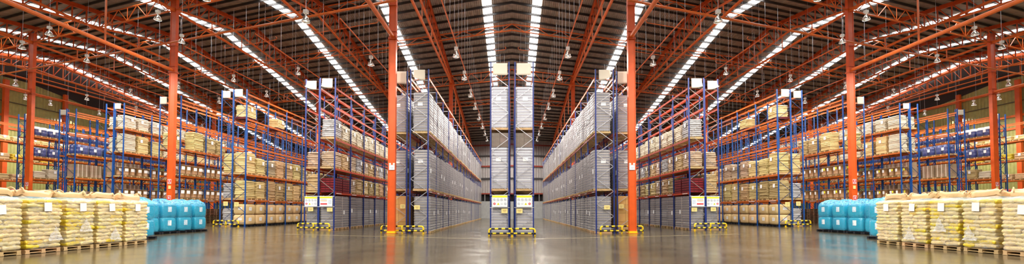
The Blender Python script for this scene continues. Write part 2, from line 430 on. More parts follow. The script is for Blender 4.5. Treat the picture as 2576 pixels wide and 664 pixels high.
# steel columns
GX = [7.4, 17.1, 26.8, 36.5, 46.2, 55.9]
COLX = [7.4, 26.8, 46.2]
CU = [-1.5, 21.9, 45.3, 68.6]
def column_mesh(h):
    b = MB(); b.box((0, 0, h / 2), (.36, .22, h))
    for sx in (-1, 1): b.box((sx * .20, 0, h / 2), (.04, .28, h))
    return b.mesh('column', 'column')
def column(s, X, u, label):
    y = u + SH * X; zt = {0: 14, 1: 17.9, 2: 17.2, 3: 13}[CU.index(u)]
    t = thing('steel_column', label, 'column', s, X, y, 0, 0, 'orange steel columns')
    obj('shaft', column_mesh(zt), t)
    b = MB(); b.box((0, 0, .012), (.62, .5, .024)); b.box((0, 0, .09), (.50, .36, .13), 1)
    obj('base_plate', b.mesh('base_plate', ['truss', 'yellow']), t)
    b = MB(); b.box((0, 0, 12.05), (.52, .40, .1)); b.box((0, 0, 12.5), (.48, .34, .04)); b.box((0, 0, 14.15), (.48, .34, .06))
    obj('joint_plate', b.mesh('joint_plate', 'truss'), t)
    return t, y
for s in (-1, 1):
    for i, X in enumerate(COLX):
        t, y = column(s, X, CU[1], f'tall orange column, front row, {ORD[i + 1]} {SIDE[s]} of centre')
        column(s, X, CU[2], f'orange column rising behind the racks, back row, {ORD[i + 1]} {SIDE[s]} of centre')
        yf = -.125
        def plate(name, m, cx, cz, w, h, parent=None, d=.02, yy=yf):
            o = obj(name, MB().box((cx * s, yy, cz), (w, d, h)).mesh(name, m), parent or t); return o
        if i == 0:
            bx = plate('switch_box', 'signwhite', -.03, 4.05, .34, .30, d=.07)
            for q in (-1, 1): obj('button', MB().box((s * (-.03 + q * .12), yf, 4.27), (.11, .07, .10)).mesh('button', 'ballast'), bx)
            obj('nameplate', MB().box((-s * .03, yf - .04, 4.04), (.22, .006, .015)).box((-s * .03, yf - .04, 3.99), (.16, .006, .012)).mesh('nameplate', 'signgrey'), bx)
        else:
            zz = (2.95, 2.4, 3.4) if i == 1 else (3.0, 2.2, 3.35)
            for q, (cz, h) in enumerate(((zz[2], .36), (zz[1] - .35, .48))):
                p = plate('fire_sign', 'signwhite', .02, cz, .26, h)
                obj('red_panel', MB().box((s * .02, yf - .013, cz + h * .1), (.22, .006, h * .62)).mesh('red_panel', 'red'), p)
                bb = MB(); bb.box((s * .02, yf - .018, cz + h * .1), (.07, .006, h * .36)); bb.box((s * .06, yf - .018, cz + h * .2), (.03, .006, h * .1)); bb.box((s * .02, yf - .018, cz + h * .3), (.035, .006, h * .06))
                obj('extinguisher_symbol', bb.mesh('extinguisher_symbol', 'signwhite'), p)
                obj('caption', MB().box((s * .02, yf - .013, cz - h * .36), (.18, .006, h * .08)).mesh('caption', 'red'), p)
            p = plate('notice', 'card', .0, zz[0], .2, .26)

# main girders (along the slope), each a truss with tie and hangers
def girder(s, X, k):
    Xg = X
    t = tag(obj('roof_girder', None, None, P(s, Xg, UR, 17)), f'deep orange roof girder running front to back, {ORD[k]} {SIDE[s]} of centre', 'girder', 'orange roof girders')
    base = Vector(P(s, Xg, UR, 17))
    q = lambda u, z: Vector(P(s, Xg, u, z)) - base
    bot = [(-1.5, 14.0), (10, 15.4), (21.9, 17.1), (28.3, 18.5), (45.3, 17.3), (57, 15.2), (69.5, 13.2)]
    def zb(u):
        for (a, za), (c, zc) in zip(bot, bot[1:]):
            if a <= u <= c: return za + (zc - za) * (u - a) / (c - a)
        return bot[-1][1]
    zt = lambda u: roof_z(u) - .36
    b = MB()
    for a, c in ((-1.5, UR), (UR, 69.5)): b.bar(q(a, zt(a)), q(c, zt(c)), .16, w=.34)
    obj('top_chord', b.mesh('top_chord', 'truss'), t)
    b = MB()
    for (a, za), (c, zc) in zip(bot, bot[1:]): b.bar(q(a, za), q(c, zc), .1, 8)
    obj('bottom_chord', b.mesh('bottom_chord', 'tube'), t)
    b = MB(); u = -1.0; i = 0
    while u < 68.5:
        b.bar(q(u, zb(u)), q(u, zt(u)), .055, 5)
        b.bar(q(u, zb(u)), q(u + 1.1, zt(u + 1.1)), .045, 5)
        u += 1.1
    obj('web', b.mesh('web', 'truss'), t)
    tie = MB()
    spans = [(21.9, 45.3), (-1.5, 21.9)]
    for a, c in spans: tie.bar(q(a, 16.95), q(c, 16.95), .115, 8)
    o = obj('tie_tube', tie.mesh('tie_tube', 'tube'), t)
    for u in (25.8, 29.7, 33.6, 37.5, 41.4):
        obj('hanger', MB().bar(q(u, 16.95), q(u, zb(u)), .05, 6).mesh('hanger', 'tube'), t)
    for u in (49.2, 53.1, 57, 60.9):
        obj('hanger', MB().bar(q(u, zb(u) - 2.6), q(u, zb(u)), .07, 6).mesh('hanger', 'tube'), t)
for s in (-1, 1):
    for k, X in enumerate(GX): girder(s, X, k + 1)
    girder(s, XW - .3, 7)
    for k, X in enumerate(COLX):
        p, q = P(s, X, -1.2, 12.2), P(s, X, 21.7, 12.2); ml = Vector(p)
        o = obj('strut_tube', MB().bar((0, 0, 0), Vector(q) - ml, .125, 10).mesh('strut_tube', 'tube'), None, p)
        for u in (16.6, 11.):
            h = Vector(P(s, X, u, 12.2)) - ml; obj('hanger', MB().bar(h, h + Vector((0, 0, 4.7 if u > 15 else 4.)), .055, 6).mesh('hanger', 'tube'), o)
        tag(o, f'thick orange tube reaching the {ORD[k + 1]} {SIDE[s]} front column at mid height', 'tube', 'orange strut tubes')
    # lateral strut at 14.1 m
    p = Vector(P(s, 7.0, 21.32, 14.15))
    o = obj('cross_tube', MB().bar((0, 0, 0), Vector(P(s, XW - .5, 21.32, 14.15)) - p, .07, 8).mesh('cross_tube', 'tube'), None, p)
    tag(o, f'thin orange tube running across the {SIDE[s]} front columns under the roof', 'tube', 'orange cross tubes')

# lateral lattice trusses below the purlins
def lattice(s, u, dep, label, Xa=.02, Xb=XW - .4):
    zt = roof_z(u) - (.62 if dep > .9 else .42); zb = zt - dep
    base = Vector(P(s, Xa, u, zt)); q = lambda X, z: Vector(P(s, X, u, z)) - base
    t = tag(obj('roof_truss', None, None, base), label, 'truss', 'orange cross trusses')
    obj('top_chord', MB().bar(q(Xa, zt), q(Xb, zt), .055, 6).mesh('top_chord', 'tube'), t)
    obj('bottom_chord', MB().bar(q(Xa, zb), q(Xb, zb), .06, 6).mesh('bottom_chord', 'tube'), t)
    b = MB(); n = max(1, round((Xb - Xa) / 2.42)); w = (Xb - Xa) / n
    for i in range(n):
        X = Xa + i * w
        b.bar(q(X, zt), q(X + w / 2, zb), .035, 5); b.bar(q(X + w / 2, zb), q(X + w, zt), .035, 5)
        if dep > .9: b.bar(q(X + w / 2, zb), q(X + w / 2, zt), .03, 5)
    obj('web', b.mesh('web', 'tube'), t)
for s in (-1, 1):
    for k, (u, dep) in enumerate(((21.9, 1.15), (29.6, .6), (37.2, .6), (45.0, 1.15), (52.6, .6), (60.2, .6))):
        lattice(s, u, dep, f'orange lattice truss across the {SIDE[s]} half of the roof, {ORD[k + 1]} from the front')

# lighting pipes with hanger rods, lamps
PX = [4.2, 11.3, 18.5, 25.6, 32.7, 39.8, 46.9, 54]
ZC = 13.98
for s in (-1, 1):
    for k, X in enumerate(PX):
        ua, ub = 21.9, 60
        base = Vector(P(s, X, ua, ZC)); q = lambda u, z: Vector(P(s, X, u, z)) - base
        t = tag(obj('lighting_pipe', None, None, base), f'long thin orange pipe carrying lamps, {ORD[k + 1]} {SIDE[s]} of centre', 'pipe', 'lamp pipes')
        obj('pipe', MB().bar(q(ua, ZC), q(ub, ZC), .045, 6).mesh('pipe', 'tube'), t)
        u = 23
        while u < 55:
            obj('hanger_rod', MB().bar(q(u, ZC), q(u, roof_z(u) - .1), .009, 4).mesh('hanger_rod', 'zinc'), t); u += 2.1
    SPX = ([-.2 + .9, 1.6], [10.4, 16.4], [20.2, 26.0], [29.8, 35.6], [39.5, 45.3])
    for k, (xa, xb) in enumerate(SPX):
        for j, u in enumerate((26.6, 31.9, 37.2, 42.5, 47.8)):
            if k == 0 and j < 2: continue
            zc = 15.8 if k else 17.0 - .1 * j
            base = Vector(P(s, xa, u, zc)); q = lambda X, z, du=0: Vector(P(s, X, u + du, z)) - base
            t = tag(obj('sprinkler_pipe', None, None, base), f'thin hooked pipe hung crosswise, {ORD[j + 1]} from front, {ORD[k + 1]} roof bay {SIDE[s]} of centre', 'pipe', 'hooked cross pipes')
            pts = [q(xa, zc + .28), q(xa - .14, zc + .14), q(xa, zc), q(xb, zc), q(xb + .14, zc + .14), q(xb, zc + .28)]
            obj('pipe', MB().path(pts, .03, 6).mesh('pipe', 'tube'), t)
            n = 4 if k else 2
            for i in range(n):
                X = xa + (xb - xa) * (i + .3) / n
                obj('hanger_rod', MB().bar(q(X, zc), q(X, roof_z(u) - .1), .01, 4).mesh('hanger_rod', 'zinc'), t)

def lamp_meshes():
    refl = MB().loft(lathe([(.075, .40), (.09, .33), (.16, .25), (.22, .11), (.25, 0), (.24, 0), (.21, .11), (.15, .23), (.07, .31)], 18), False).mesh('reflector', 'chrome', True)
    neck = MB().loft(lathe([(.05, .36), (.05, .52)], 10)).mesh('neck', 'chrome', True)
    gear = MB().box((0, 0, .63), (.26, .2, .22)).box((0, 0, .70), (.1, .1, .06)).mesh('gear_box', 'ballast')
    rim = MB().loft(lathe([(.25, -.012), (.262, 0), (.25, .012), (.24, 0), (.25, -.012)], 18), False).mesh('rim', 'zinc', True)
    bulb = MB().loft(lathe([(.03, .28), (.065, .2), (.07, .14), (.04, .07), (.01, .05)], 10)).mesh('bulb', 'bulb', True)
    return refl, neck, gear, rim, bulb
LM = lamp_meshes()
LIGHT = bpy.data.lights.new('lamp_light', 'SPOT'); LIGHT.energy = 1500; LIGHT.spot_size = math.radians(179); LIGHT.spot_blend = .55; LIGHT.color = (1, .95, .87); LIGHT.shadow_soft_size = .22
def lamp(s, X, y, z, label):
    t = thing('high_bay_lamp', label, 'lamp', s, X, y, z, 0, 'hanging dome lamps')
    for n_, me in zip(('reflector', 'neck', 'gear_box', 'rim', 'bulb'), LM): obj(n_, me, t, (0, 0, -.2))
    l = obj('light', LIGHT, t, (0, 0, -.32))
    t.scale = (1., 1., 1.) if X < 14 else (.8, .8, .8)
    top = roof_z(y - SH * X) - .15
    if X in PX and y - SH * X > 21.9: top = ZC - .05
    rod = MB().bar((0, 0, .58), (0, 0, max(.62, (top - z) / (1 if X < 14 else .8))), .012, 5).mesh('rod', 'zinc'); obj('rod', rod, t)
    return t
LAMPS_PX = [(219, 143), (457.5, 93), (601.4, 193), (769.5, 37), (762, 175), (945, 150), (1149.8, 128), (1169.6, 187), (1185, 232), (1196.4, 265),
            (1205, 292), (1212.7, 315), (1218, 333), (1222.6, 348), (232.5, 242), (339, 228), (135, 256), (250, 281), (343, 271), (169, 293),
            (462, 211), (559, 250), (686.5, 233), (433.5, 298), (509, 315), (926, 283), (808, 293)]
lst = []
for px, py in LAMPS_PX:
    v = (529 - py) / F; c = 1 + .0262 * v          # the camera looks up by a degree and a half
    v *= c; xr = (1288 - px) / F * c
    d = (13.45 - EYE) / (v - TILT * xr); lst.append((xr * d, d))
lst += [(54., 43.8), (48.6, 38.6)]
for k in range(6):
    for u in (15.5, 9.0, 2.5): lst.append(((3.4, 12.2, 17.1, 22., 31.6, 36.5)[k], u + SH * PX[k]))
rows = {}
for X, d in lst: rows.setdefault(min(range(len(PX)), key=lambda i: abs(PX[i] - X)), []).append((d, X))
for s in (-1, 1):
    for k, r in rows.items():
        for j, (d, X) in enumerate(sorted(r)):
            if abs(PX[k] - X) < .75: X = PX[k]
            lamp(s, X, d, 13.2, f'silver dome lamp with pale gear box, {ORD[j + 1]} from front, {ORD[k + 1]} lamp row {SIDE[s]} of centre')

# ------------------------------------------------------------------ racks
BAY = 2.65
HT = 10.35
frame_cache = {}
def frame_meshes(w, ht=HT, paint='blue'):
    if (w, ht, paint) in frame_cache: return frame_cache[(w, ht, paint)]
    b = MB()
    for sx in (-1, 1):
        x = sx * (w / 2 - .05)
        b.box((x, 0, ht / 2), (.075, .012, ht)); b.box((x - .032, .026, ht / 2), (.011, .052, ht)); b.box((x + .032, .026, ht / 2), (.011, .052, ht))
        b.box((x, .03, .006), (.16, .15, .012))
    post = b.mesh('upright', 'blue' if paint == 'navy' else paint)
    z = MB(); xa, xb = -w / 2 + .07, w / 2 - .07; zz = .3; k = 0
    while zz < ht - .9:
        p = (xa, .05, zz) if k % 2 == 0 else (xb, .05, zz); q = (xb, .05, zz + .78) if k % 2 == 0 else (xa, .05, zz + .78)
        z.bar(p, q, .016, w=.032); zz += .78; k += 1
    for h in (.30, zz): z.bar((xa, .05, h), (xb, .05, h), .016, w=.032)
    brace = z.mesh('bracing', {'blue': 'zinc', 'navy': 'midbrace'}.get(paint, 'darkbrace'))
    frame_cache[(w, ht, paint)] = (post, brace); return post, brace
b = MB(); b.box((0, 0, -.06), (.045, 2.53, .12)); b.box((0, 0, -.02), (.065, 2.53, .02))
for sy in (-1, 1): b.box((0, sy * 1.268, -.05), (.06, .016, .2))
BEAMS = [b.mesh('beam', m) for m in ('beam', 'beamred', 'beamshade')]
b = MB()
for k in range(9): b.box((.0265, -.36 + k * .09, -.06), (.004, .055 if k % 3 else .075, .05))
b.box((.0255, 0, -.088), (.003, .80, .008)); TAGM = b.mesh('beam_lettering', 'paper')

LEV = {'A': [2.68, 6.32, 9.85], 'B': [2.68, 6.32, 9.85], 'C': [2.56, 4.2, 6.22, 8.35, 9.7], 'D': [2.02, 3.95, 6.08, 8.15, 10.05]}
for k in 'EFGHI': LEV[k] = LEV['D']
# name: (near-face X, front distance, frame depth, outer run offset, outer run depth)
ROW = {'A': (1.31, 23.43, 1.18, None, 0), 'B': (5.22, 24.75, 1.22, 1.43, 1.2), 'C': (11.95, 26.7, 1.13, 1.24, 1.02), 'D': (19.9, 29.6, 1.1, 1.2, 1.0), 'E': (26.5, 31.6, 1.0, 1.1, .95),
       'F': (33.6, 34.2, .98, 1.06, .9), 'G': (40.3, 36.5, .98, 1.06, .9), 'H': (47.0, 38.8, .98, 1.06, .9), 'I': (53.6, 41.1, .98, None, 0)}
BAYS = {'A': (5, 0), 'B': (16, 4), 'C': (14, 14), 'D': (14, 13), 'E': (11, 10), 'F': (8, 8), 'G': (7, 7), 'H': (6, 5), 'I': (5, 0)}
NAMES = {'A': 'central rack', 'B': 'first {} rack', 'C': 'second {} rack', 'D': 'third {} rack', 'E': 'fourth {} rack', 'F': 'fifth {} rack', 'G': 'sixth {} rack', 'H': 'seventh {} rack', 'I': 'eighth {} rack'}
def rname(k, s, run):
    nm = NAMES[k].format(SIDE[s]) if k != 'A' else f'{SIDE[s]} half of central rack'
    return nm if run == 0 else 'back of ' + nm
def rack_pos(k, run):
    X, d, w, off, w2 = ROW[k]
    if run == 0: return X + w / 2 if k != 'A' else X - w / 2, d + (SH * (w / 2 - .3) if k != 'A' else 0), w
    return X + off + w2 / 2, d + SH * off, w2
def rack(s, k, run):
    X, d, w = rack_pos(k, run); nb = BAYS[k][run]; lev = LEV[k]
    t = thing('pallet_rack', f'blue and orange pallet racking, {rname(k, s, run)}' + (' facing the centre' if run == 0 and k != 'A' else ''), 'rack', s, X, d, 0, 0, 'pallet racking runs')
    paint = 'blue' if k in 'AB' else 'navy' if k == 'C' else 'litblue'
    po, br = frame_meshes(w, HT, paint)
    lo, lb = frame_meshes(w, HT - .42, paint)
    for i in range(nb + 1):
        f = obj('upright_frame', po if i == 0 else lo, t, (0, i * BAY, 0)); f2 = obj('lattice_bracing', br if i == 0 else lb, f)
    nbeam = 0
    for li, z in enumerate(lev):
        for i in range(nb):
            for side in (-1, 1):
                front = (side == -1) if k != 'A' else True
                hid = not front and ((k == 'B' and (i > 2 and li < 2)) or (k in 'CDE' and i > 3 and li < 2) or (k == 'D' and i > 10))
                if hid or nbeam >= 100: continue
                nbeam += 1
                x = s * side * (w / 2 - .03)
                o = obj('beam', BEAMS[(0 if li == 2 else 2) if k in 'AB' else 1 if k == 'C' else 0], t, (x, (i + .5) * BAY + .03, z), (0, 0, 0 if s * side > 0 else PI))  # inner racks: lit orange on top, painted-in shade on the lower beams
                if li == 0 and front and k in 'CDEB' and i < 5: obj('beam_lettering', TAGM, o, (.008, .7 if s > 0 else -.7, 0))
    return t
for s in (-1, 1):
    for k in ROW:
        rack(s, k, 0)
        if BAYS[k][1]: rack(s, k, 1)
    # spacers between back to back runs
    # end guards are separate things below

# ------------------------------------------------------------------ pallet loads
PAL = pallet_mesh('pallet', 'wood'); PALB = pallet_mesh('pallet', 'black', 1.05, 1.02, .12); PALO = pallet_mesh('pallet', 'woodold', 1.0, 1.1)
PALW = pallet_mesh('pallet', 'wood', 1.08, .93, .14)
PALR = pallet_mesh('pallet', 'crate')
LABEL = MB().box((0, 0, 0), (.012, .22, .28)).mesh('paper_label', 'paper')
LABELW = MB().box((0, 0, 0), (.30, .012, .2)).mesh('paper_label', 'paper')
CANS = [can_stack_mesh('can_stack', 'can', .52, .58, 13, seed=i) for i in range(3)]
CANS_T = [can_stack_mesh('can_stack', 'can', .53, .585, 14, seed=5 + i) for i in range(2)]
CANS_M = [can_stack_mesh('can_stack', 'can', .53, .585, 14, .176, seed=8)]
CANW = [can_stack_mesh('can_stack', 'canw', .52, .58, 14, .175, seed=11 + i) for i in range(2)]
CANW0 = [can_stack_mesh('can_stack', 'canw', .52, .58, 13, seed=21)]
sack_cache = {}
def sacks(m, h, seed, hx=.49, hy=.53):
    kk = (m, round(h, 2), seed, hx, hy)
    if kk not in sack_cache: sack_cache[kk] = sack_stack_mesh('sack_stack', m, hx, hy, h, max(3, round(h / .128)), hash((m, seed)) % 999 if False else seed * 7 + len(m))
    return sack_cache[kk]
LEVN = ['floor level', 'first shelf', 'second shelf', 'third shelf', 'fourth shelf', 'top shelf']
def where(s, k, run, li, bay, slot):
    return f"{LEVN[li]}, {ORD[bay + 1]} bay back, {'front' if slot == 0 else 'rear'} slot, {rname(k, s, run)}"
def spot(s, k, run, li, bay, slot):
    X, d, w = rack_pos(k, run)
    y = d + bay * BAY + (.72 if slot == 0 else 1.96)
    z = 0 if li == 0 else LEV[k][li - 1] + .003
    return X, y, z
GROUPN = {'A': 'cans in the central rack', 'B': 'pallets in the first racks'}
def load(s, k, run, li, bay, slot, kind):
    X, y, z = spot(s, k, run, li, bay, slot); wh = where(s, k, run, li, bay, slot)
    rz = R.uniform(-.012, .012); seed = R.randint(0, 2); y += R.uniform(-.008, .008)
    w = rack_pos(k, run)[2]
    fx = -s * .0
    if k == 'B' and run == 0: X -= .11 + R.uniform(-.05, .06)      # these pallets stand proud of the posts
    def root(name, desc, cat, grp):
        t = thing(name, f'{desc}, {wh}', cat, s, X, y, z, rz, grp); t.scale.x = min(1., (w - .05) / 1.12); return t
    sk = -s     # the side that faces the middle of the hall
    if kind in ('can', 'cantall', 'canw', 'canmore'):
        t = root('can_pallet', 'grey can pallet' if kind != 'canw' else 'film wrapped can pallet', 'pallet load', 'shrink wrapped can pallets')
        obj('pallet', PAL, t)
        me = {'can': CANS, 'cantall': CANS_T, 'canmore': CANS_M, 'canw': CANW if li else CANW0}[kind]; obj('can_stack', me[seed % len(me)], t, (0, 0, .14))
        if bay < 10 and (bay + li + slot) % 2: obj('paper_label', LABEL, t, (sk * .545, -.4 + R.uniform(-.04, .04), 1.25 + R.uniform(-.1, .1)))
        if bay == 0 and slot == 0 and li: obj('paper_label', LABELW, t, (.08 * s, -.592, 1.85))
    elif kind == 'amber':
        t = root('carton_pallet', 'amber wrapped carton pallet', 'pallet load', 'carton pallets')
        obj('pallet', PAL, t)
        for i in range(2):
            for j in range(2):
                for l in range(4): obj('carton', CART2, t, ((i - .5) * .53, (j - .5) * .56, .15 + l * .55))
    elif kind in ('carton', 'cartonlow'):
        t = root('carton_pallet', 'brown wrapped carton pallet', 'pallet load', 'carton pallets')
        obj('pallet', PAL, t)
        for i in range(2):
            for j in range(3):
                for l in range(4 if kind == 'carton' else 2): obj('carton', CART, t, ((i - .5) * .5, (j - 1) * .37, .145 + l * .29))
    elif kind == 'bluedrum':
        t = root('blue_drum_pallet', 'wrapped blue drum pallet', 'pallet load', 'blue drum pallets')
        obj('pallet', PAL, t)
        for i in (-1, 1):
            for j in (-1, 1): obj('drum', BDRUMW if li == 4 else BDRUM, t, (i * .27, j * .29, .14))
        obj('stretch_film', BFILM, t, (0, 0, .14)); obj('paper_label', LABEL, t, (sk * .575, -.2, .6))
    elif kind == 'crates':
        t = root('crate_stack', 'dark red crate stack', 'crate stack', 'red crate stacks')
        for l in range(6): obj('crate', CRATE, t, (0, 0, l * .165))
    elif kind == 'pallets':
        t = root('pallet_stack', 'stack of empty old wooden pallets', 'pallet stack', 'empty pallet stacks')
        for l in range(9): obj('pallet', PALO, t, (R.uniform(-.02, .02), R.uniform(-.02, .02), l * .142))
    elif kind == 'bulk':
        t = thing('wooden_pallet', f'low pallet under tan bags, {wh}', 'pallet', s, X, y, z, rz, 'pallets under the tan bags'); t.data if False else None
        obj('deck', PALB, t)
        for l in range(2):
            q = thing('bulk_bag', f"{'upper' if l else 'lower'} tan bulk bag, {wh}", 'bag', s, X, y, z + .125 + l * .795, rz + R.uniform(-.03, .03), 'tan bulk bags in racks')
            obj('bag_body', BULK[(seed + l) % 3], q); obj('paper_label', LABELB, q, (sk * .535, -.12, .42)); obj('paper_label', LABELW, q, (.05, -.555, .45))
    elif kind == 'drum':
        t = thing('wooden_pallet', f'pallet under brown drums, {wh}', 'pallet', s, X, y, z, rz, 'pallets under the brown drums'); obj('deck', PAL, t)
        for i in (-1, 1):
            for j in (-1, 1):
                e = 'inner' if i == -s else 'outer'; e2 = 'front' if j < 0 else 'rear'
                wh2 = f"{LEVN[li]}, {ORD[bay + 1]} bay back, {'front' if slot == 0 else 'rear'} pallet, {rname(k, s, run)}"
                q = thing('fibre_drum', f'{e} {e2} brown drum, {wh2}', 'drum', s, X + (-.25 if e == 'inner' else .25), y + j * .28, z + .142, 0, 'brown fibre drums')
                obj('drum_body', DRUM, q)
                o = obj('drum_label', DLAB, q, (0, 0, 0), (0, 0, 0 if s < 0 else PI))
                if (i + j + bay) % 3 == 0: obj('hazard_sticker', DSTK, q, (0, 0, 0), (0, 0, 0 if s < 0 else PI))
    else:
        m, h = kind
        desc = {'tan': 'tan sack pallet', 'cream': 'cream sack pallet', 'white': 'white sack pallet', 'kraft': 'brown sack pallet', 'grey': 'grey wrapped sack pallet', 'pink': 'pink sack pallet', 'yellowsack': 'yellow sack pallet'}[m]
        t = root('sack_pallet', desc, 'pallet load', 'sack pallets in racks')
        obj('pallet', PALR if (k == 'D' and li == 4) else PAL, t); obj('sack_stack', sacks(m, h, seed, .49 if w > .99 else .45), t, (0, 0, .14))
        if R.random() < .75: obj('paper_label', LABEL, t, (sk * (.535 if w > .99 else .495), R.uniform(-.25, .2), .14 + h * .72))
CART = MB().box((0, 0, .142), (.485, .355, .284)).box((0, .0, .142), (.49, .06, .286), 1).mesh('carton', ['carton', 'board'])
CARTD = MB().box((0, 0, .142), (.49, .36, .284)).box((0, .0, .142), (.494, .06, .286), 1).mesh('carton', ['cartondark', 'grey'])
CART2 = MB().box((0, 0, .272), (.52, .55, .54)).mesh('carton', 'cartongold')
BDRUM = MB().loft(lathe([(.24, 0), (.255, .02), (.262, .25), (.272, .28), (.262, .31), (.262, .56), (.272, .59), (.262, .62), (.25, .82), (.22, .84), (.2, .82)], 16)).mesh('drum', 'bluedrum', True)
BDRUMW = MB().loft(lathe([(.24, 0), (.255, .02), (.262, .25), (.272, .28), (.262, .31), (.262, .56), (.272, .59), (.272, .66), (.262, .67), (.25, .82), (.22, .84), (.2, .82)], 16), True, 0, lambda i: 1 if i > 5 else 0).mesh('drum', ['bluedrum', 'paper'], True)
O_ = outline(.555, .575, 10, .2)
BFILM = MB().loft([[(x + nx * o, y + ny * o, z) for x, y, nx, ny, *_ in O_] for z, o in ((.02, 0), (.3, -.01), (.55, .0), (.8, -.005), (.87, -.06))]).mesh('stretch_film', 'filmwhite', True)
b = MB()
b.box((0, 0, .08), (1.04, 1.12, .145)); 
for sx in (-1, 1):
    for j in range(3): b.box((sx * .522, (j - 1) * .36, .085), (.012, .26, .05), 1)
for sy in (-1, 1):
    for j in range(3): b.box(((j - 1) * .33, sy * .562, .085), (.24, .012, .05), 1)
CRATE = b.mesh('crate', ['crate', 'crateslot'])
BULK = [MB().loft(superbag(.53, .55, .785, .30, wob=.014, seed=i)).mesh('bag_body', 'bag', True) for i in range(3)]
LABELB = MB().box((0, 0, 0), (.012, .3, .26)).box((.007, 0, .05), (.004, .2, .018), 1).box((-.007, 0, .05), (.004, .2, .018), 1).box((.007, .02, -.02), (.004, .16, .018), 1).box((-.007, .02, -.02), (.004, .16, .018), 1).mesh('paper_label', ['paper', 'signgrey'])
DRUM = MB().loft(lathe([(.215, 0), (.225, .01), (.225, .06), (.217, .065), (.217, .66), (.226, .665), (.226, .735), (.20, .745), (.19, .735)], 16), True, 0, lambda i: 1 if i in (1, 2, 5, 6, 7) else 0).mesh('drum_body', ['drum', 'woodold'], True)
def patch(a0, a1, z0, z1, r, nm, m):
    n = 6; vs = []
    for rr in (r, r + .004):
        for z in (z0, z1):
            for i in range(n + 1): a = a0 + (a1 - a0) * i / n; vs.append((rr * math.cos(a), rr * math.sin(a), z))
    k = n + 1; fs = []
    for i in range(n):
        fs += [(2 * k + i, 2 * k + i + 1, 3 * k + i + 1, 3 * k + i), (i + 1, i, k + i, k + i + 1), (i, i + 1, 2 * k + i + 1, 2 * k + i), (k + i + 1, k + i, 3 * k + i, 3 * k + i + 1)]
    return MB().add(vs, fs).mesh(nm, m)
DLAB = patch(-.9, .35, .34, .6, .221, 'drum_label', 'paper'); DSTK = patch(.45, .85, .42, .6, .221, 'hazard_sticker', 'acid')

